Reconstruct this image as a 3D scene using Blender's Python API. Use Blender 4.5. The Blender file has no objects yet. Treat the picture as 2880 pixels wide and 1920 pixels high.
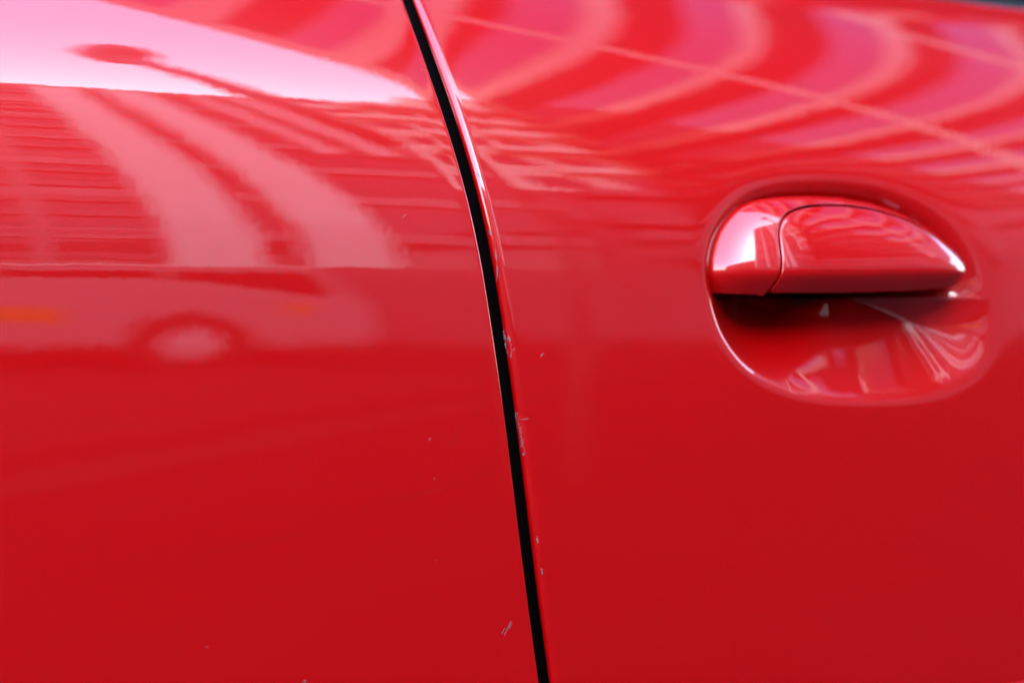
import bpy, bmesh, math, random
import numpy as np
from mathutils import Vector, Matrix

random.seed(7); rng = np.random.default_rng(7)
R_ = math.radians
scene = bpy.context.scene
C = scene.collection

# ------------------------------------------------------------------ camera
ZE = 0.80                       # lens height, level with the door handle
PSI = R_(24.0)                  # the car's flank recedes to the right
DIST = 0.60
cam_d = bpy.data.cameras.new('camera'); cam = bpy.data.objects.new('camera', cam_d); C.objects.link(cam)
cam.location = (-DIST*math.sin(PSI), -DIST*math.cos(PSI), ZE)
cam.rotation_euler = (R_(90), 0, -PSI)
cam_d.lens = 50; cam_d.sensor_width = 36; cam_d.sensor_fit = 'HORIZONTAL'
cam_d.shift_y = -110/2880
cam_d.clip_start = 0.02; cam_d.clip_end = 500
cam_d.dof.use_dof = True; cam_d.dof.focus_distance = 0.605; cam_d.dof.aperture_fstop = 3.4
cam_d.dof.aperture_blades = 0
scene.camera = cam

# ------------------------------------------------------------------ light
SUN_EL, SUN_AZ = 36.0, 172.0   # azimuth from +Y towards +X
world = bpy.data.worlds.new('World'); scene.world = world; world.use_nodes = True
wn = world.node_tree; wn.nodes.clear()
sky = wn.nodes.new('ShaderNodeTexSky'); sky.sky_type = 'NISHITA'; sky.sun_disc = False
sky.sun_elevation = R_(SUN_EL); sky.sun_rotation = R_(SUN_AZ)
sky.air_density = 1.0; sky.dust_density = 2.2; sky.ozone_density = 1.0
bg = wn.nodes.new('ShaderNodeBackground'); bg.inputs['Strength'].default_value = 0.15
wo = wn.nodes.new('ShaderNodeOutputWorld')
wn.links.new(sky.outputs[0], bg.inputs['Color']); wn.links.new(bg.outputs[0], wo.inputs['Surface'])
sun_d = bpy.data.lights.new('sun', 'SUN'); sun_d.energy = 0.5; sun_d.angle = R_(20); sun_d.color = (1.0, 0.95, 0.88)
sun = bpy.data.objects.new('sun', sun_d); C.objects.link(sun)
sd = Vector((math.sin(R_(SUN_AZ))*math.cos(R_(SUN_EL)), math.cos(R_(SUN_AZ))*math.cos(R_(SUN_EL)), math.sin(R_(SUN_EL))))
sun.rotation_euler = sd.to_track_quat('Z', 'Y').to_euler()
sun.location = sd*40
vs = scene.view_settings
scene.display_settings.display_device = 'sRGB'
vs.view_transform = 'Standard'; vs.look = 'None'; vs.gamma = 1.0; vs.use_curve_mapping = False
vs.exposure = 4.45
scene.cycles.max_bounces = 8

# ------------------------------------------------------------------ materials
def mat(name, col, rough=0.5, spec=0.5, metal=0.0, coat=0.0, noise=None, trans=0.0):
    m = bpy.data.materials.new(name); m.use_nodes = True
    nt = m.node_tree; b = nt.nodes['Principled BSDF']
    b.inputs['Base Color'].default_value = (*col, 1); b.inputs['Roughness'].default_value = rough
    b.inputs['Specular IOR Level'].default_value = spec; b.inputs['Metallic'].default_value = metal
    b.inputs['Coat Weight'].default_value = coat; b.inputs['Transmission Weight'].default_value = trans
    if noise:
        sc, amt = noise
        tc = nt.nodes.new('ShaderNodeTexCoord'); n = nt.nodes.new('ShaderNodeTexNoise')
        n.inputs['Scale'].default_value = sc; n.inputs['Detail'].default_value = 5
        r = nt.nodes.new('ShaderNodeMapRange'); r.inputs['To Min'].default_value = 1-amt; r.inputs['To Max'].default_value = 1+amt
        mx = nt.nodes.new('ShaderNodeVectorMath'); mx.operation = 'SCALE'; mx.inputs[0].default_value = col
        nt.links.new(tc.outputs['Object'], n.inputs['Vector']); nt.links.new(n.outputs['Fac'], r.inputs['Value'])
        nt.links.new(r.outputs['Result'], mx.inputs['Scale']); nt.links.new(mx.outputs[0], b.inputs['Base Color'])
    return m

def car_paint(name, col):
    m = mat(name, col, rough=0.34, spec=0.10, coat=1.0)
    nt = m.node_tree; b = nt.nodes['Principled BSDF']; L = nt.links
    b.inputs['Coat IOR'].default_value = 1.58; b.inputs['Coat Roughness'].default_value = 0.012
    tc = nt.nodes.new('ShaderNodeTexCoord'); ge = nt.nodes.new('ShaderNodeNewGeometry')
    acc = ge.outputs['Normal']
    for sc, k, st in ((420.0, 0.0085, (1, 1, 0.6)), (75.0, 0.0065, (0.6, 1, 1.3))):   # orange peel, panel waviness
        mp = nt.nodes.new('ShaderNodeMapping'); mp.inputs['Scale'].default_value = st
        n = nt.nodes.new('ShaderNodeTexNoise'); n.inputs['Scale'].default_value = sc; n.inputs['Detail'].default_value = 1.0
        s1 = nt.nodes.new('ShaderNodeVectorMath'); s1.operation = 'SUBTRACT'; s1.inputs[1].default_value = (.5, .5, .5)
        s2 = nt.nodes.new('ShaderNodeVectorMath'); s2.operation = 'SCALE'; s2.inputs['Scale'].default_value = k
        ad = nt.nodes.new('ShaderNodeVectorMath'); ad.operation = 'ADD'
        L.new(tc.outputs['Object'], mp.inputs['Vector']); L.new(mp.outputs[0], n.inputs['Vector'])
        L.new(n.outputs['Color'], s1.inputs[0]); L.new(s1.outputs[0], s2.inputs[0])
        L.new(acc, ad.inputs[0]); L.new(s2.outputs[0], ad.inputs[1]); acc = ad.outputs[0]
    nn = nt.nodes.new('ShaderNodeVectorMath'); nn.operation = 'NORMALIZE'
    L.new(acc, nn.inputs[0]); L.new(nn.outputs[0], b.inputs['Coat Normal'])
    # faint swirl marks and dust in the lacquer: only the gloss varies
    n2 = nt.nodes.new('ShaderNodeTexNoise'); n2.inputs['Scale'].default_value = 900; n2.inputs['Detail'].default_value = 3
    r2 = nt.nodes.new('ShaderNodeMapRange'); r2.inputs['From Min'].default_value = .35; r2.inputs['From Max'].default_value = .75
    r2.inputs['To Min'].default_value = .008; r2.inputs['To Max'].default_value = .03
    L.new(tc.outputs['Object'], n2.inputs['Vector']); L.new(n2.outputs['Fac'], r2.inputs['Value'])
    L.new(r2.outputs['Result'], b.inputs['Coat Roughness'])
    return m

M = {}
M['paint'] = car_paint('red_car_paint', (0.315, 0.0003, 0.0008))
M['jamb'] = mat('black_jamb', (0.004, 0.003, 0.003), .8, .1)
M['rubber'] = mat('black_rubber', (0.012, 0.012, 0.013), .5, .3)
M['glass'] = mat('dark_glass', (0.006, 0.010, 0.012), .04, .5)
M['primer'] = mat('bare_primer', (0.085, 0.09, 0.10), .6, .4, noise=(2500, .8))
M['nick'] = mat('white_nick', (0.15, 0.075, 0.075), .6, .3)
M['asphalt'] = mat('asphalt', (0.018, 0.018, 0.02), .9, .0, noise=(3, .35))
M['concrete'] = mat('concrete', (0.034, 0.030, 0.033), .9, .0, noise=(1.3, .45))
M['line'] = mat('road_line', (0.7, 0.7, 0.68), .7, .3, noise=(12, .15))
M['stone'] = mat('pale_stone', (0.80, 0.74, 0.69), .8, .2, noise=(1.5, .08))
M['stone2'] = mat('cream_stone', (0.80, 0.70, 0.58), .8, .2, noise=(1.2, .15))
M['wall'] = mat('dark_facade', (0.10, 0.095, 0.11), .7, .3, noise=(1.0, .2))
M['spandrel'] = mat('grey_spandrel', (0.24, 0.21, 0.21), .7, .3, noise=(2.0, .2))
M['window'] = mat('window_glass', (0.03, 0.035, 0.045), .08, .5)
M['brick'] = mat('brick', (0.22, 0.10, 0.07), .85, .2, noise=(3, .2))
M['beam'] = mat('cream_steel', (0.80, 0.72, 0.62), .5, .4)
M['deck'] = mat('dark_deck', (0.17, 0.13, 0.125), .7, .2, noise=(1.5, .3))
M['lampmetal'] = mat('lamp_metal', (0.03, 0.03, 0.033), .4, .5)
M['silver'] = mat('silver_paint', (0.21, 0.20, 0.205), .5, .3)
M['tyre'] = mat('tyre', (0.02, 0.02, 0.02), .8, .2)
M['rim'] = mat('rim', (0.34, 0.34, 0.34), .5, .3)
M['orange'] = mat('orange_paint', (0.9, 0.22, 0.01), .4, .4)
M['galv'] = mat('galvanised', (0.07, 0.07, 0.072), .6, .2)
M['vanglass'] = mat('van_glass', (0.01, 0.01, 0.012), .5, .0)
M['louvre'] = mat('dark_louvre', (0.15, 0.13, 0.14), .8, .1, noise=(1.2, .35))
M['lens'] = mat('lamp_lens', (0.8, 0.8, 0.8), .1, .5)
def tint_glass(name, col):
    m = bpy.data.materials.new(name); m.use_nodes = True; nt = m.node_tree; nt.nodes.clear()
    o = nt.nodes.new('ShaderNodeOutputMaterial'); t = nt.nodes.new('ShaderNodeBsdfTransparent'); t.inputs[0].default_value = (*col, 1)
    nt.links.new(t.outputs[0], o.inputs[0]); return m
M['roofglass'] = tint_glass('violet_roof_glass', (0.20, 0.28, 0.36))
M['opal'] = tint_glass('opal_roof_glass', (0.56, 0.49, 0.43))

# ------------------------------------------------------------------ mesh helpers
def link(name, me, m, parent=None, smooth=False):
    o = bpy.data.objects.new(name, me); C.objects.link(o)
    if m is not None: me.materials.append(m)
    if smooth: me.polygons.foreach_set('use_smooth', [True]*len(me.polygons))
    if parent is not None: o.parent = parent
    return o
def pydata(name, v, f, m, parent=None, smooth=False):
    me = bpy.data.meshes.new(name); me.from_pydata(v, [], f); me.update()
    return link(name, me, m, parent, smooth)
def grid_mesh(name, X, Y, Z, m, parent=None, flip=False):
    n, k = X.shape
    v = np.stack([X, Y, Z], -1).reshape(-1, 3)
    i = np.arange(n*k).reshape(n, k)
    q = np.stack([i[:-1, :-1], i[:-1, 1:], i[1:, 1:], i[1:, :-1]], -1).reshape(-1, 4)
    if flip: q = q[:, ::-1]
    me = bpy.data.meshes.new(name)
    me.vertices.add(len(v)); me.vertices.foreach_set('co', v.ravel())
    me.loops.add(q.size); me.loops.foreach_set('vertex_index', q.ravel())
    me.polygons.add(len(q)); me.polygons.foreach_set('loop_start', np.arange(0, q.size, 4)); me.polygons.foreach_set('loop_total', np.full(len(q), 4))
    me.update(calc_edges=True); me.validate()
    return link(name, me, m, parent, True)
def box(name, lo, hi, m, parent=None):
    (a, b, c), (d, e, f) = lo, hi
    v = [(a, b, c), (d, b, c), (d, e, c), (a, e, c), (a, b, f), (d, b, f), (d, e, f), (a, e, f)]
    q = [(0, 3, 2, 1), (4, 5, 6, 7), (0, 1, 5, 4), (1, 2, 6, 5), (2, 3, 7, 6), (3, 0, 4, 7)]
    return pydata(name, v, q, m, parent)
def prism(name, pts, z0, z1, m, parent=None):
    n = len(pts); v = [(x, y, z0) for x, y in pts]+[(x, y, z1) for x, y in pts]
    f = [tuple(range(n))[::-1], tuple(range(n, 2*n))]+[(i, (i+1) % n, n+(i+1) % n, n+i) for i in range(n)]
    return pydata(name, v, f, m, parent)
def tube(name, pts, radii, m, parent=None, seg=12, caps=True):
    v = []; f = []
    for j, (p, r) in enumerate(zip(pts, radii)):
        p = Vector(p); d = (Vector(pts[min(j+1, len(pts)-1)])-Vector(pts[max(j-1, 0)])).normalized()
        a = d.orthogonal().normalized(); b = d.cross(a)
        for s in range(seg):
            t = 2*math.pi*s/seg; v.append(p+a*math.cos(t)*r+b*math.sin(t)*r)
    for j in range(len(pts)-1):
        for s in range(seg): f.append((j*seg+s, j*seg+(s+1) % seg, (j+1)*seg+(s+1) % seg, (j+1)*seg+s))
    if caps: f += [tuple(range(seg))[::-1], tuple(range((len(pts)-1)*seg, len(pts)*seg))]
    return pydata(name, v, f, m, parent, True)
def thing(name, label, cat, loc=(0, 0, 0), group=None):
    o = bpy.data.objects.new(name, None); C.objects.link(o); o.empty_display_size = .1; o.location = loc
    o['label'] = label; o['category'] = cat
    if group: o['group'] = group
    return o
def structure(o): o['kind'] = 'structure'; return o

# ------------------------------------------------------------------ the ground
structure(pydata('road', [(-90, -90, 0), (90, -90, 0), (90, 90, 0), (-90, 90, 0)], [(0, 1, 2, 3)], M['asphalt']))
structure(prism('lane_slab', [(-60, -10.89), (7.4, -10.89), (-3.4, -.3), (-60, -.3)], .001, .005, M['concrete']))
structure(prism('tar_band', [(7.8, -10.88), (8.25, -10.88), (-2.5, -.3), (-2.85, -.3)], .006, .008, M['concrete']))
structure(box('pavement', (-60, -20, 0.004), (60, -10.9, 0.13), M['concrete']))

# ------------------------------------------------------------------ the flank of the red car
# vertical section: tilt of the panel (degrees, + = leaning back) against height above the lens
_pz = [(850-p)*.15e-3 for p in (3700, 2800, 2150, 1920, 1500, 1100, 1025, 915, 850, 780, 735, 600, 430, 269, 120, 0, -120, -330, -450)]
_pt = [-16, -11, -7.5, -6.5, -4.8, -1.9, -1.0, -0.45, 0.3, 1.6, 3.2, 10.8, 20.8, 29, 37, 44, 50, 54, 55]
zz = np.linspace(_pz[0], _pz[-1], 4801)
tt = np.radians(np.interp(zz, _pz, _pt))
for _ in range(2):
    k = 121; tt = np.convolve(np.pad(tt, k//2, mode='edge'), np.ones(k)/k, 'valid')
yy = np.concatenate([[0], np.cumsum((np.tan(tt[1:])+np.tan(tt[:-1]))/2*np.diff(zz))]); yy -= np.interp(0, zz, yy)
def S(z): return np.interp(np.asarray(z)-ZE, zz, yy)          # depth of the bare panel at height z
Cm = np.array(cam.location); fw = np.array([math.sin(PSI), math.cos(PSI), 0]); rt = np.array([math.cos(PSI), -math.sin(PSI), 0])
def on_flank(px, py, off=0.0):
    """where the photograph's point (px, py) lies on the car's flank"""
    d = fw*4000+rt*(px-1440)-np.array([0, 0, 1.])*(py-850); d /= np.linalg.norm(d)
    s = np.linspace(.4, 1.4, 1500); p = Cm+np.outer(s, d); v = p[:, 1]-S(p[:, 2])-off
    i = int(np.argmax(v > 0)); a = v[i-1]/(v[i-1]-v[i]); q = p[i-1]*(1-a)+p[i]*a
    return q
def flank_pts(L, off=0.0): return np.array([on_flank(x, y, off(x) if callable(off) else off) for x, y in L])

car = thing('car', 'glossy red car seen close at its door edge and door handle', 'car', (0, 0, 0))
BELT = ZE+0.181; SILL = ZE-0.42
g = flank_pts([(1152, 0), (1199, 134), (1252, 268), (1292, 402), (1329, 536), (1366, 696), (1396, 853), (1418, 1006), (1438, 1159), (1456, 1297), (1464, 1361), (1500, 1650), (1536, 1920)])
o = np.argsort(g[:, 2]); gz, gx = g[o, 2], g[o, 0]
pc = np.polyfit(gz-ZE, gx, 5)
dl = np.polyder(pc); z_lo, z_hi = ZE-.16, ZE+.14
def xg(z):
    z = np.asarray(z, float); zc = np.clip(z, z_lo, z_hi)
    return np.polyval(pc, zc-ZE)+np.polyval(dl, zc-ZE)*(z-zc)
HW = 0.0031; RD, RQ = 0.0035, 0.0010        # half the gap; edge radii of door and quarter panel

# ---- outlines around the handle, read in a 2.1194x view of the photograph from (1900, 460)
def zpt(L): return [(1900+a/2.1194, 460+b/2.1194) for a, b in L]
def closed_smooth(P, n, it=2):
    P = np.asarray(P); d = np.r_[0, np.cumsum(np.linalg.norm(np.diff(np.vstack([P, P[:1]]), axis=0), axis=1))]
    s = np.linspace(0, d[-1], n, endpoint=False); Q = np.vstack([P, P[:1]])
    out = np.stack([np.interp(s, d, Q[:, i]) for i in range(P.shape[1])], 1)
    w = max(3, n//36) | 1
    for _ in range(it):
        pad = np.vstack([out[-(w//2):], out, out[:w//2]])
        out = np.stack([np.convolve(pad[:, i], np.ones(w)/w, 'valid') for i in range(out.shape[1])], 1)
    return out
def open_smooth(P, n, it=2, wd=14):
    P = np.asarray(P); d = np.r_[0, np.cumsum(np.linalg.norm(np.diff(P, axis=0), axis=1))]
    s = np.linspace(0, d[-1], n); out = np.stack([np.interp(s, d, P[:, i]) for i in range(P.shape[1])], 1)
    w = max(3, n//wd) | 1; h = w//2
    for _ in range(it):
        a = 2*out[0]-out[1:h+1][::-1]; b = 2*out[-1]-out[-h-1:-1][::-1]; pad = np.vstack([a, out, b])
        out = np.stack([np.convolve(pad[:, i], np.ones(w)/w, 'valid') for i in range(out.shape[1])], 1)
    return out
def sdist(X, Z, poly):
    """signed distance, positive inside"""
    shp = X.shape; px = X.ravel(); pz = Z.ravel(); best = np.full(px.size, 1e9); ins = np.zeros(px.size, bool)
    for i in range(len(poly)):
        a = poly[i]; b = poly[(i+1) % len(poly)]; ab = b-a; L2 = ab@ab+1e-18
        t = np.clip(((px-a[0])*ab[0]+(pz-a[1])*ab[1])/L2, 0, 1)
        best = np.minimum(best, (px-a[0]-t*ab[0])**2+(pz-a[1]-t*ab[1])**2)
        c = (a[1] > pz) != (b[1] > pz)
        if abs(ab[1]) > 1e-15: ins ^= c & (px < a[0]+(pz-a[1])*ab[0]/ab[1])
    return (np.sqrt(best)*np.where(ins, 1, -1)).reshape(shp)
rec_px = zpt([(196, 640), (206, 780), (258, 980), (328, 1110), (420, 1222), (530, 1302), (700, 1376), (900, 1412), (1150, 1420), (1400, 1398), (1600, 1342), (1730, 1268), (1810, 1170), (1850, 1040), (1850, 900), (1815, 760), (1750, 610), (1660, 470), (1550, 360), (1400, 262), (1230, 196), (1050, 168), (850, 160), (650, 170), (480, 205), (370, 275), (280, 370), (222, 500)])
rec = closed_smooth(flank_pts(rec_px)[:, [0, 2]], 220)
rc = rec.mean(0)
def recess(X, Z):
    dep = np.zeros_like(X)
    m_ = (X > rec[:, 0].min()-.03) & (X < rec[:, 0].max()+.03) & (Z > rec[:, 1].min()-.03) & (Z < rec[:, 1].max()+.03)
    x, z = X[m_], Z[m_]; q = sdist(x, z, rec)
    th = np.arctan2((z-rc[1])/.045, (x-rc[0])/.075)
    right = np.clip(np.cos(th), 0, 1); left = np.clip(-np.cos(th), 0, 1); top = np.clip(np.sin(th), 0, 1); bot = np.clip(-np.sin(th), 0, 1)
    w = .0010+.0020*top+.0034*right**2                 # softness of the rim
    sl = .61+.7*left**3+2.2*top             # how steeply the bowl falls away
    qs = w*np.log1p(np.exp(np.clip(q/w, -40, 40)))
    A = .085
    dep[m_] = A*(1-np.exp(-qs*sl/A))
    return dep
def edge_roll(s, r):
    """depth lost towards a folded panel edge, s = distance from it"""
    c = np.clip(r-s, 0, r); return r-np.sqrt(np.maximum(r*r-c*c, 0))+.00030*np.exp(-np.maximum(s, 0)/.0065)
def door_y(x, z):
    x = np.asarray(x, float); z = np.asarray(z, float); return S(z)+edge_roll(x-xg(z)-HW, RD)
def quarter_y(x, z):
    x = np.asarray(x, float); z = np.asarray(z, float); return S(z)+edge_roll(xg(z)-HW-x, RQ)
def lin(a, b, h): return np.linspace(a, b, max(2, int(round((b-a)/h))+1))[:-1]
zrow = np.concatenate([lin(SILL, ZE-.2, .006), lin(ZE-.2, ZE-.07, .002), lin(ZE-.07, ZE+.075, .0006), lin(ZE+.075, BELT, .0018), [BELT]])
def edge_cols(r): return [r*(1-math.cos(a)) for a in np.linspace(0, math.pi/2, 9)]
def panel(name, side, r, cols, parent, bowl=False):
    ec = np.array(edge_cols(r)); cols = np.concatenate([ec, cols])
    Sg, Zg = np.meshgrid(cols, zrow); X = xg(Zg)+side*(HW+Sg)
    zs = ZE+.085; drop = .02*np.clip(X-.16, 0, .6)          # the belt line falls towards the front
    Zg = np.where(Zg > zs, zs+(Zg-zs)*(BELT-drop-zs)/(BELT-zs), Zg)
    Y = S(Zg)+edge_roll(Sg, r)
    if bowl: Y = Y+recess(X, Zg)
    # folded flange into the gap
    fx = xg(zrow)+side*HW; fl = []
    for dpt in (.013, .006, .002): fl.append((fx+side*(dpt*.9), Y[:, 0]+dpt))
    X = np.column_stack([*(a for a, b in fl), X]); Y = np.column_stack([*(b for a, b in fl), Y]); Z = np.column_stack([Zg[:, 0]]*3+[Zg])
    # rolled upper edge at the belt, and tuck-under at the sill
    tx, ty, tz = [], [], []
    for a in (20, 45, 70, 90):
        a = R_(a); tx.append(X[-1]); ty.append(Y[-1]+.006*math.sin(a)); tz.append(Z[-1]+.004*(math.sin(a)*.6)-.002*(1-math.cos(a)))
    tx.append(X[-1]); ty.append(Y[-1]+.012); tz.append(Z[-1]-.02)
    X = np.vstack([X[:1], X[:1], X, tx]); Y = np.vstack([Y[:1]+.10, Y[:1]+.03, Y, ty]); Z = np.vstack([Z[:1]-.05, Z[:1]-.035, Z, tz])
    return grid_mesh(name, X, Y, Z, M['paint'], parent, flip=(side < 0))
dcols = np.concatenate([lin(.0045, .085, .0022), lin(.085, .285, .0006), lin(.285, .36, .0025), np.linspace(.36, 1.30, 40)])
qcols = np.concatenate([lin(.0016, .03, .0012), lin(.03, .26, .0025), np.linspace(.26, 1.0, 30)])
door = panel('door', 1, RD, dcols, car, True)
quarter = panel('rear_quarter_panel', -1, RQ, qcols, car)
door['label'] = 'red door panel with a scratched, chipped rear edge'
quarter['label'] = 'red rear quarter panel mirroring sky and buildings'

# dark jamb behind the gap
zj = np.linspace(SILL-.03, BELT+.01, 40); xj = xg(zj)
grid_mesh('door_jamb', np.column_stack([xj-.03, xj+.03]), np.column_stack([S(zj)+.028]*2), np.column_stack([zj]*2), M['jamb'], car)

# belt seal and side window
bx = np.array([-1.0, -.3, -.05, .16, .3, .45, .6, .76, .9, 1.33]); by = float(S(BELT))
pts = [(x, by+.020-.028*min(max(x-.16, 0), .6), BELT-.0005-.02*min(max(x-.16, 0), .6)) for x in bx]
tube('belt_seal', pts, [.009]*len(bx), M['rubber'], car, seg=10)
pydata('side_window', [(-.02, by+.026, BELT-.02), (1.33, by+.0, BELT-.038), (.85, by+.21, BELT+.36), (-.02, by+.21, BELT+.36),
                       (-.02, by+.030, BELT-.02), (1.33, by+.004, BELT-.038), (.85, by+.214, BELT+.36), (-.02, by+.214, BELT+.36)],
       [(0, 1, 2, 3), (7, 6, 5, 4), (0, 4, 5, 1), (1, 5, 6, 2), (2, 6, 7, 3), (3, 7, 4, 0)], M['glass'], car)
# rear pillar and roof close the shape above the belt
pydata('rear_pillar', [(-1.0, by+.012, BELT-.012), (-.02, by+.012, BELT-.012), (-.02, by+.20, BELT+.37), (-.6, by+.20, BELT+.37),
                       (-1.0, by+.06, BELT-.012), (-.02, by+.06, BELT-.012), (-.02, by+.24, BELT+.37), (-.6, by+.24, BELT+.37)],
       [(0, 1, 2, 3), (7, 6, 5, 4), (0, 4, 5, 1), (1, 5, 6, 2), (2, 6, 7, 3), (3, 7, 4, 0)], M['paint'], car)
box('roof', (-.6, by+.19, BELT+.372), (.86, by+1.3, BELT+.41), M['paint'], car)
box('cabin_shell', (-1.0, by+.26, .28), (1.3, by+1.5, BELT-.03), M['jamb'], car)
box('sill', (-1.0, .055, SILL-.16), (1.33, .30, SILL-.052), M['rubber'], car)
# lower feature line: a slim moulding that runs just under the frame
lx = np.linspace(0, math.pi, 13); mz = ZE-.219
def moulding(x0, x1, name, parent):
    xs = np.linspace(x0, x1, 30); A, Xm = np.meshgrid(lx, xs)
    Zm = mz-.024*np.cos(A); Ym = S(Zm)-.007*np.sin(A)+.0015
    return grid_mesh(name, Xm, Ym, Zm, M['paint'], parent, flip=True)
moulding(float(xg(mz))+.012, 1.3, 'side_moulding', door)
moulding(-1.0, float(xg(mz))-.012, 'side_moulding', quarter)

# ------------------------------------------------------------------ the door handle
outer_px = zpt([(236, 764), (214, 724), (205, 640), (224, 540), (260, 430), (312, 345), (400, 268), (510, 218), (650, 193), (850, 185), (1050, 192), (1250, 226), (1400, 287), (1550, 395), (1650, 505), (1712, 605), (1726, 664), (1712, 706), (1640, 738), (1500, 758), (1350, 766), (1000, 776), (600, 778), (330, 776)])
def GOFF(px): return float(np.interp(px, [1995, 2180, 2500, 2720], [.001, -.009, -.012, -.006]))   # the grip stands proud of the skin
outer = closed_smooth(flank_pts(outer_px, GOFF)[:, [0, 2]], 400, 1)
seam_px = zpt([(556, 790), (572, 740), (588, 690), (596, 600), (590, 480), (592, 400), (622, 332), (690, 282), (800, 252), (950, 243), (1100, 250), (1250, 276), (1380, 322), (1480, 380), (1570, 462), (1650, 560), (1706, 648)])
seam = open_smooth(flank_pts(seam_px, GOFF)[:, [0, 2]], 160, 2)
lip = flank_pts(zpt([(225, 662), (560, 667), (1100, 662), (1700, 646)]), GOFF)[:, [0, 2]]
SX = float(seam[40:90, 0].min())+.002
def grip_h(x, z):
    """how far the grip stands out of the door skin"""
    sh = np.asarray(x).shape; q = np.maximum(sdist(np.asarray(x), np.asarray(z), grip_field), 0)
    h = .0005+.0095*(1-np.exp(-q/.006))
    zl = np.interp(x, lip[:, 0], lip[:, 1]); u = (zl-z)
    h = h-1.05*.0022*np.log1p(np.exp(np.clip(u/.0022, -40, 40)))
    dz = np.maximum(z-zl, 0); h = h+.0079-.14*dz-2.2*dz**2
    u = SX-np.asarray(x); u = .005*np.log1p(np.exp(np.clip(u/.005, -40, 40))); h = h-.24*u-2.0*u**2
    return h
# the bulge follows the upper outline only: the field runs on below the flat underside
low = outer[:, 1].min()
grip_field = outer.copy(); mid = np.interp(grip_field[:, 0], lip[:, 0], lip[:, 1])
bl = grip_field[:, 1] < mid
grip_field[bl, 1] = mid[bl]-(mid[bl]-grip_field[bl, 1])*6.0
def gy(x, z): return S(z)-grip_h(x, z)
def walled(X, Z, Y, rings, inward):
    return X, Z, Y
# flap: rings from its outline towards a centre
so = [p for p in seam]
tipi = np.argmin(np.hypot(outer[:, 0]-seam[-1, 0], outer[:, 1]-seam[-1, 1]))
bot_px = zpt([(1720, 668), (1708, 704), (1640, 736), (1500, 757), (1350, 765), (1000, 775), (600, 777)])
bot = flank_pts(bot_px, GOFF)[:, [0, 2]]
flap_poly = np.vstack([seam[3:], bot])
flap_out = closed_smooth(flap_poly, 420, 0)
def shrink(P, d):
    nxt = np.roll(P, -2, 0)-np.roll(P, 2, 0); n = np.stack([nxt[:, 1], -nxt[:, 0]], 1); n /= np.linalg.norm(n, axis=1, keepdims=True)+1e-12
    a = .5*np.sum(P[:, 0]*np.roll(P[:, 1], -1)-np.roll(P[:, 0], -1)*P[:, 1])
    return P+n*d*(-1 if a > 0 else 1)
GAP = .0005
base = shrink(flap_out, GAP)
cen = np.array([np.interp(.52, [0, 1], [base[:, 0].min(), base[:, 0].max()]), np.interp(.45, [0, 1], [base[:, 1].min(), base[:, 1].max()])])
re = .0006
fr = np.concatenate([1-np.linspace(0, 1, 9)**1.0*.10, np.linspace(.9, 0.02, 46)[1:]])
rows = [];
sdb = None
for dpt in (.030, .012, .004, .0015):
    rows.append((base[:, 0], base[:, 1], gy(base[:, 0], base[:, 1])+dpt+re))
dist_c = np.linalg.norm(base-cen, axis=1)
for f_ in np.concatenate([1-np.array([0, .05, .15, .35, .65, 1.0, 1.6, 2.6])*re/.02, np.linspace(.87, .015, 48)]):
    P = cen+(base-cen)*f_; q = np.minimum((1-f_)*dist_c*.8, re)
    rows.append((P[:, 0], P[:, 1], gy(P[:, 0], P[:, 1])+(re-np.sqrt(np.maximum(re*re-(re-q)**2, 0)))))
def ring_mesh(name, rows, parent):
    X = np.array([r[0] for r in rows]); Z = np.array([r[1] for r in rows]); Y = np.array([r[2] for r in rows])
    X = np.column_stack([X, X[:, 0]]); Z = np.column_stack([Z, Z[:, 0]]); Y = np.column_stack([Y, Y[:, 0]])
    ob = grid_mesh(name, X, Y, Z, M['paint'], parent)
    bm = bmesh.new(); bm.from_mesh(ob.data); bmesh.ops.remove_doubles(bm, verts=bm.verts, dist=1e-7)
    be = [e for e in bm.edges if e.is_boundary]
    bmesh.ops.holes_fill(bm, edges=be, sides=0)
    bmesh.ops.recalc_face_normals(bm, faces=bm.faces)
    for f in bm.faces: f.smooth = True
    bm.to_mesh(ob.data); bm.free(); return ob
handle = ring_mesh('handle_flap', rows, door)
handle['label'] = 'half-moon pull flap of the red door handle'
# bezel: a crescent between the outer outline and the seam
oi = np.arange(len(outer))
p0 = flank_pts(zpt([(330, 776)]), GOFF)[0, [0, 2]]; a0 = np.argmin(np.hypot(*(outer-p0).T))
def run(i0, i1, d):
    out = [i0]
    while out[-1] != i1: out.append((out[-1]+d) % len(outer))
    return out
d_ = 1
i_tip = np.argmax(outer[:, 0]*1.0+outer[:, 1]*.2)
r1 = run(a0, i_tip, 1); r2 = run(a0, i_tip, -1)
mean_z1 = outer[r1, 1].mean(); mean_z2 = outer[r2, 1].mean()
r_ = r1 if mean_z1 > mean_z2 else r2
oc = outer[r_]
oc = np.vstack([flank_pts(zpt([(470, 778)]), GOFF)[0, [0, 2]], oc])
NS = 260
def resample(P, n, warp=None):
    d = np.r_[0, np.cumsum(np.linalg.norm(np.diff(P, axis=0), axis=1))]; s = np.linspace(0, d[-1], n)
    return np.stack([np.interp(s, d, P[:, i]) for i in range(2)], 1)
oc = resample(oc, NS); ic = resample(seam, NS)
tn = np.gradient(ic, axis=0); nr = np.stack([-tn[:, 1], tn[:, 0]], 1); nr /= np.linalg.norm(nr, axis=1, keepdims=True)
if np.sum((oc-ic)*nr) < 0: nr = -nr
ic = ic+nr*GAP
brow = []
us = np.concatenate([[0, .01, .03, .06, .1], np.linspace(.14, .86, 22), [.9, .94, .97, .99, 1]])
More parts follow.
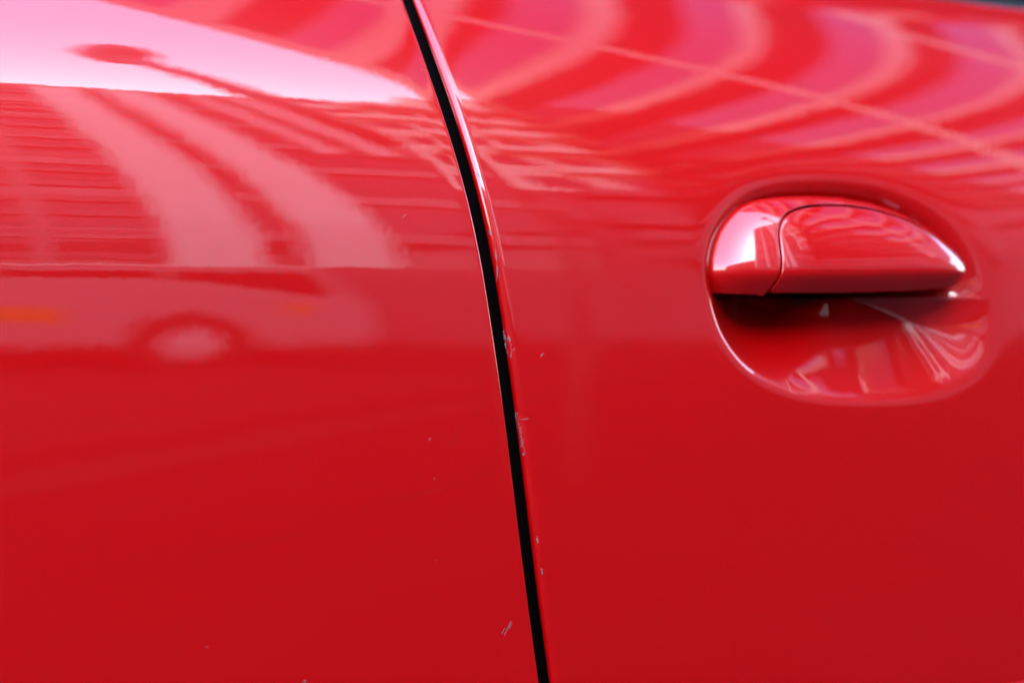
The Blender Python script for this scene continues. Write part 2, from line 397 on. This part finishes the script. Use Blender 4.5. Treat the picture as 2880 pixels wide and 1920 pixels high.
wd_ = np.linalg.norm(oc-ic, axis=1)
for dpt in (.030, .012, .005): brow.append((oc[:, 0], oc[:, 1], gy(oc[:, 0], oc[:, 1])+dpt))
for u in us:
    P = oc*(1-u)+ic*u; q = np.minimum((1-u)*wd_, re)
    brow.append((P[:, 0], P[:, 1], gy(P[:, 0], P[:, 1])+(re-np.sqrt(np.maximum(re*re-(re-q)**2, 0)))))
for dpt in (.003, .010): brow.append((ic[:, 0], ic[:, 1], gy(ic[:, 0], ic[:, 1])+dpt+re))
X = np.array([r[0] for r in brow]); Z = np.array([r[1] for r in brow]); Y = np.array([r[2] for r in brow])
bez = grid_mesh('handle_bezel', X, Y, Z, M['paint'], door)
bm = bmesh.new(); bm.from_mesh(bez.data); bmesh.ops.recalc_face_normals(bm, faces=bm.faces); bm.to_mesh(bez.data); bm.free()
bez['label'] = 'fixed crescent surround of the red door handle'

# ------------------------------------------------------------------ chips and scratches in the paint
def decal(name, poly_px, yf, m, parent, lift=.00005):
    P = flank_pts(poly_px); x, z = P[:, 0], P[:, 2]; y = yf(x, z)-lift
    n = len(x); v = [(x[i], y[i], z[i]) for i in range(n)]+[(x[i], y[i]+lift*.6, z[i]) for i in range(n)]
    return pydata(name, v, [tuple(range(n))]+[(i, (i+1) % n, n+(i+1) % n, n+i) for i in range(n)], m, parent)
def streak(name, a, b, w, yf, m, parent, n=9, jag=.5, lift=.00005):
    a = np.array(a, float); b = np.array(b, float); d = b-a; L = np.linalg.norm(d); t = d/L; p = np.array([-t[1], t[0]])
    s = np.linspace(0, 1, n); prof = np.sin(np.pi*np.clip(s, .03, .97))**.35
    l = [a+d*k+p*w/2*f*(1+jag*rng.uniform(-1, 1)) for k, f in zip(s, prof)]
    r = [a+d*k-p*w/2*f*(1+jag*rng.uniform(-1, 1)) for k, f in zip(s, prof)]
    v = []; f = []
    P = flank_pts(l+r); x, z = P[:, 0], P[:, 2]; y = yf(x, z)-lift
    v = [(x[i], y[i], z[i]) for i in range(2*n)]; f = [(i, i+1, n+i+1, n+i) for i in range(n-1)]
    return pydata(name, v, f, m, parent)
# the worn rear edge of the door
streak('paint_chip', (1427, 927), (1432, 962), 7, door_y, M['primer'], door, 12)
streak('paint_chip', (1432, 958), (1441, 1007), 9, door_y, M['primer'], door, 16, .7)
streak('paint_chip', (1434, 945), (1438, 960), 4, door_y, M['nick'], door, 6)
for a, b, w in (((1459, 1158), (1463, 1184), 5), ((1463, 1186), (1468, 1206), 6), ((1468, 1208), (1470, 1222), 4), ((1470, 1226), (1473, 1250), 5), ((1473, 1252), (1477, 1281), 5)):
    streak('paint_chip', a, b, w, door_y, M['primer'], door, 9, .9)
streak('scratch', (1466, 1180), (1489, 1176), 2.2, door_y, M['nick'], door, 7)
streak('scratch', (1444, 985), (1449, 979), 2.5, door_y, M['nick'], door, 5)
streak('scratch', (1520, 1002), (1530, 992), 4, door_y, M['nick'], door, 6)
for a, b, w in (((1346, 484), (1349, 496), 4), ((1349, 495), (1356, 500), 2), ((1380, 648), (1385, 660), 4), ((1512, 1507), (1514, 1527), 3), ((1524, 1598), (1527, 1616), 4), ((1269, 212), (1273, 217), 3), ((1402, 745), (1404, 790), 1.6), ((1396, 700), (1400, 735), 1.6)):
    streak('paint_chip', a, b, w, door_y, M['primer'], door, 7, .8)
# the quarter panel's small nicks
for a, b, w in (((1133, 612), (1141, 602), 2), ((1206, 1238), (1210, 1231), 3), ((1410, 1782), (1420, 1764), 2), ((1418, 1786), (1438, 1744), 3), ((1430, 1770), (1441, 1750), 2), ((853, 1916), (862, 1912), 6), ((580, 1820), (584, 1818), 4), ((1187, 196), (1186, 199), 3), ((1222, 1342), (1219, 1348), 1.6), ((1226, 1572), (1227, 1576), 2)):
    streak('paint_nick', a, b, w, quarter_y, M['nick'], quarter, 6)
# hairline scratches and settled dust
M['hair'] = mat('hairline_scratch', (0.25, 0.004, 0.007), .6, .2)
def hairline(pts, w, yf, parent):
    P = np.array(pts, float); d = np.r_[0, np.cumsum(np.linalg.norm(np.diff(P, axis=0), axis=1))]; n = 24; s_ = np.linspace(0, d[-1], n)
    Q = np.stack([np.interp(s_, d, P[:, i]) for i in (0, 1)], 1)
    for _ in range(3): Q[1:-1] = (Q[:-2]+2*Q[1:-1]+Q[2:])/4
    t = np.gradient(Q, axis=0); nr_ = np.stack([-t[:, 1], t[:, 0]], 1)/np.linalg.norm(t, axis=1, keepdims=True)
    hw = w/2*np.sin(np.pi*np.linspace(.02, .98, n))[:, None]*rng.uniform(.5, 1.0, (n, 1))
    F_ = flank_pts(list(Q+nr_*hw)+list(Q-nr_*hw)); x, z = F_[:, 0], F_[:, 2]; y = yf(x, z)-.00004
    return pydata('scratch', [(x[i], y[i], z[i]) for i in range(2*n)], [(i, i+1, n+i+1, n+i) for i in range(n-1)], M['hair'], parent)
for L_ in ([(1222, 1300), (1290, 1225), (1345, 1160), (1372, 1110)], [(1010, 1432), (1160, 1395), (1330, 1352)], [(560, 1560), (760, 1518), (900, 1490)], [(1080, 835), (1160, 815), (1240, 806)], [(1330, 1345), (1390, 1322)], [(1190, 790), (1232, 768)]):
    hairline(L_, 1.7, quarter_y, quarter)
for L_ in ([(1415, 240), (1420, 290), (1424, 330)], [(1350, 190), (1372, 205)], [(1560, 60), (1590, 95)]):
    hairline(L_, 2.0, door_y, door)
def specks(name, n, x0, x1, yf, parent):
    v = []; f = []
    px = rng.uniform(x0, x1, n); py = rng.uniform(20, 1900, n)
    P = flank_pts(list(zip(px, py)))
    for p in P:
        if yf is door_y and sdist(p[None, 0], p[None, 2], rec)[0] > -.012: continue
        r = rng.uniform(.00007, .0002)*(1 if rng.random() < .93 else 1.9); b = len(v); k = 5; y = float(yf(p[0], p[2]))
        for i in range(k): v.append((p[0]+r*math.cos(6.283*i/k)*rng.uniform(.6, 1.2), y-.00003, p[2]+r*math.sin(6.283*i/k)*rng.uniform(.6, 1.2)))
        v.append((p[0], y-.00010, p[2]))
        for i in range(k): f.append((b+i, b+(i+1) % k, b+k))
    o_ = pydata(name, v, f, M['speck'], parent); o_['kind'] = 'stuff'; return o_
M['speck'] = mat('dust_speck', (0.20, 0.022, 0.024), .8, .1)
specks('dust_specks', 260, 10, 1130, quarter_y, quarter)
specks('dust_specks', 260, 1600, 2860, door_y, door)

# ------------------------------------------------------------------ what the paint mirrors: the street on the camera's side
W = 12.0
# office block with tall pale pilasters
ob = thing('office_building', 'tall office block with broad pale pilasters mirrored in the quarter panel', 'building', (0, -W, 0))
def facade(parent, x0, x1, top, wall, n_floor, gx, sp, win, depth=6.0):
    box('wall', (x0, -depth, .13), (x1, -.35, top), M[wall], parent)
    fh = (top-1.0)/n_floor
    for k in range(n_floor+1):
        box('spandrel', (x0+.02, -.345, .6+k*fh), (x1-.02, -.18, .6+k*fh+.75), M[sp], parent)
    return fh
facade(ob, -2.6, 6.55, 24.0, 'window', 7, 0, 'spandrel', 'window')
for x0, x1 in ((-2.55, -2.1), (-.3, 0.0), (.95, 1.15), (2.12, 2.92), (3.4, 4.2), (5.0, 5.17), (5.75, 5.95), (6.2, 6.5)):
    if x0 == .95: continue
    box('pilaster', (x0, -.34, 2.25 if x1 < 4.6 else 13.0), (x1, .12, 23.9), M['stone'], ob)
for k in range(15):
    lz = 2.7+k*1.42+random.uniform(-.25, .25)
    box('louvre', (.06, -.345, lz), (2.06, -.16, lz+random.uniform(.25, .75)), M['louvre'], ob)
box('mullion', (.95, -.159, 2.3), (1.12, -.06, 23.8), M['spandrel'], ob)
box('shop_front', (-2.55, -.17, .13), (6.5, .1, 2.2), M['wall'], ob)
box('cornice', (-2.6, -.6, 24.003), (6.55, .16, 24.4), M['stone'], ob)
# cream building
cb = thing('apartment_building', 'cream apartment building with stacked balcony bands mirrored beside the door gap', 'building', (0, -W, 0))
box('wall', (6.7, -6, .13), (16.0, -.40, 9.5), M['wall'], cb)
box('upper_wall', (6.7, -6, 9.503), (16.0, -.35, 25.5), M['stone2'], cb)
box('stair_tower', (10.9, -6, 25.503), (16.0, -.35, 29.5), M['stone2'], cb)
for k in range(8):
    z = 2.8+k*2.95
    xs_ = random.uniform(6.9, 8.2); xe_ = random.uniform(10.2, 12.4)
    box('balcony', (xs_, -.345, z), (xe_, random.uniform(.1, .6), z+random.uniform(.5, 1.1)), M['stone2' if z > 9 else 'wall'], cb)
    for j in range(4):
        box('window', (7.2+j*1.3, -.348, z+1.15), (8.1+j*1.3, -.30, z+2.65), M['window'], cb)
bb = thing('brick_building', 'dark brick building farther along the street', 'building', (0, -W, 0))
box('wall', (16.2, -6, .13), (38, -.35, 11), M['brick'], bb)
for k in range(3):
    for j in range(10):
        box('window', (16.8+j*2.05, -.348, 2.0+k*2.9), (17.8+j*2.05, -.28, 3.8+k*2.9), M['window'], bb)
lb = thing('low_building', 'low gabled building at the open end of the street', 'building', (0, -W-6, 0))
box('wall', (-30, -6, .004), (-3.4, 0, 8.0), M['brick'], lb)
pydata('roof', [(-30.3, .3, 7.9), (-3.2, .3, 7.9), (-3.2, -6.3, 7.9), (-30.3, -6.3, 7.9), (-30.3, -3, 11.4), (-3.2, -3, 11.4)],
       [(0, 1, 5, 4), (2, 3, 4, 5), (1, 2, 5), (3, 0, 4), (3, 2, 1, 0)], M['deck'], lb)

# steel and glass canopy over the kerb
H = 5.0; zc_ = ZE+H
cp = thing('street_canopy', 'cream steel street canopy with frosted glass strips mirrored in the door', 'canopy', (0, 0, 0))
V = np.array([.155, 1.0])                                        # direction of the ribs
LN = ((.178, -.61), (.572, -.91), (1.10, -.50), (1.80, -.50))   # open edge and the long bars: X = a*H + k*Y
def corner(X0, j, w):      # where a rib line meets a long bar
    a, k = LN[j]; y = min(((a+w)*H-X0)/(V[0]-k), 4.6); return (X0+V[0]*y, y)
def cell(xa, xb, j0, w0, j1, w1): return [corner(xa, j0, w0), corner(xb, j0, w0), corner(xb, j1, w1), corner(xa, j1, w1)]
step = .165*H; x0_ = .468*H-7*step; hb = .018; rw = .042*H
def ok(q): return max(p[1] for p in q) < 9 and min(p[1] for p in q) > -11.5 and max(p[0] for p in q) < 16 and min(p[0] for p in q) > -7
for i in range(22):
    xa = x0_+i*step; rw = .042*H*random.uniform(.65, 1.3); fo = random.uniform(.50, .68)
    for j in range(len(LN)-1):
        c_ = (j, hb, j+1, -hb)
        q = cell(xa+rw+.01, xa+step*fo, *c_)
        if not ok(q) or q[3][1]-q[0][1] < .3: continue
        prism('deck_panel', q, zc_, zc_+.06, M['deck'], cp)
        prism('violet_pane', cell(xa+step*fo+.01, xa+step-.005, *c_), zc_+.01, zc_+.03, M['roofglass'], cp)
        prism('opal_pane', cell(xa, xa+rw, *c_), zc_+.01, zc_+.03, M['opal'], cp)
for j in range(len(LN)):
    w_ = hb-.001
    prism('opal_strip', cell((-2.4, -1.4, 2.7, 6.2)[j], 10.0, j, -w_, j, w_), zc_+.005, zc_+.025, M['opal'], cp)
for px_, py_ in ((1.2, 4.4), (5.0, 4.4), (9.0, 4.4)):
    tube('post', [(px_, py_, 0), (px_, py_, zc_-.05)], [.09, .09], M['beam'], cp)

# street lamp
sl = thing('street_lamp', 'tall street lamp with a flat round dark head', 'street lamp', (1.32, -2.55, 0))
tube('pole', [(0, 0, 3.9), (0, 0, 10.35)], [.075, .12], M['lampmetal'], sl)
tube('pole_base', [(0, 0, 0), (0, 0, .9), (0, 0, 3.95)], [.04, .03, .03], M['galv'], sl)
hd = []
lh = tube('lamp_head', [(0, 0, 11.5), (0, 0, 11.35), (0, 0, 10.95), (0, 0, 10.45), (0, 0, 10.2)], [.05, .20, .29, .27, .15], M['lampmetal'], sl, seg=24)
lh.scale = (1, 2.0, 1)

# silver van on the far side
hc = thing('parked_van', 'silver van with an orange side stripe mirrored low in the quarter panel', 'van', (.45, -9.9, 0))
side = [(-2.3, .32), (-2.35, .7), (-2.2, .92), (-1.35, 1.12), (-.85, 1.80), (.55, 1.92), (2.2, 1.86), (2.4, 1.15), (2.5, 1.0), (2.55, .4), (2.45, .3)]
def slab(name, prof, y0, y1, m, parent, inset=0.0):
    n = len(prof); v = [(x_, y0-(inset if z_ > .95 else 0), z_) for x_, z_ in prof]+[(x_, y1+(inset if z_ > .95 else 0), z_) for x_, z_ in prof]
    return pydata(name, v, [tuple(range(n))[::-1], tuple(range(n, 2*n))]+[(i, (i+1) % n, n+(i+1) % n, n+i) for i in range(n)], m, parent)
slab('body', side, 0.8, -.8, M['silver'], hc, .12)
slab('roof', [(-.86, 1.82), (.55, 1.94), (2.2, 1.88), (2.2, 1.93), (.55, 1.99), (-.86, 1.87)], .70, -.70, M['stone'], hc)
for pr in ([(-1.15, 1.1), (-.82, 1.62), (-.1, 1.74), (-.1, 1.04)], [(0.0, 1.04), (0.0, 1.74), (1.05, 1.74), (1.05, 1.04)], [(1.15, 1.04), (1.15, 1.74), (2.1, 1.68), (2.25, 1.1)]):
    slab('window', pr, .815-.10, .66-.10, M['vanglass'], hc)
for wx in (-1.42, 1.22):
    w = tube('wheel', [(wx, .62, .31), (wx, .84, .31)], [.31, .31], M['tyre'], hc, 28)
    tube('rim', [(wx, .8405, .31), (wx, .852, .31)], [.2, .19], M['rim'], w, 24)
    tube('wheel_arch', [(wx, .8005, .33), (wx, .803, .33)], [.43, .43], M['tyre'], hc, 28)
box('stripe', (-2.28, .801, .62), (.40, .812, .84), M['orange'], hc)
box('headlight', (-2.37, .5, .66), (-2.2, .79, .80), M['lens'], hc)
box('tail_light', (1.9, .55, .72), (2.06, .79, .92), M['orange'], hc)

# painted line along the lane
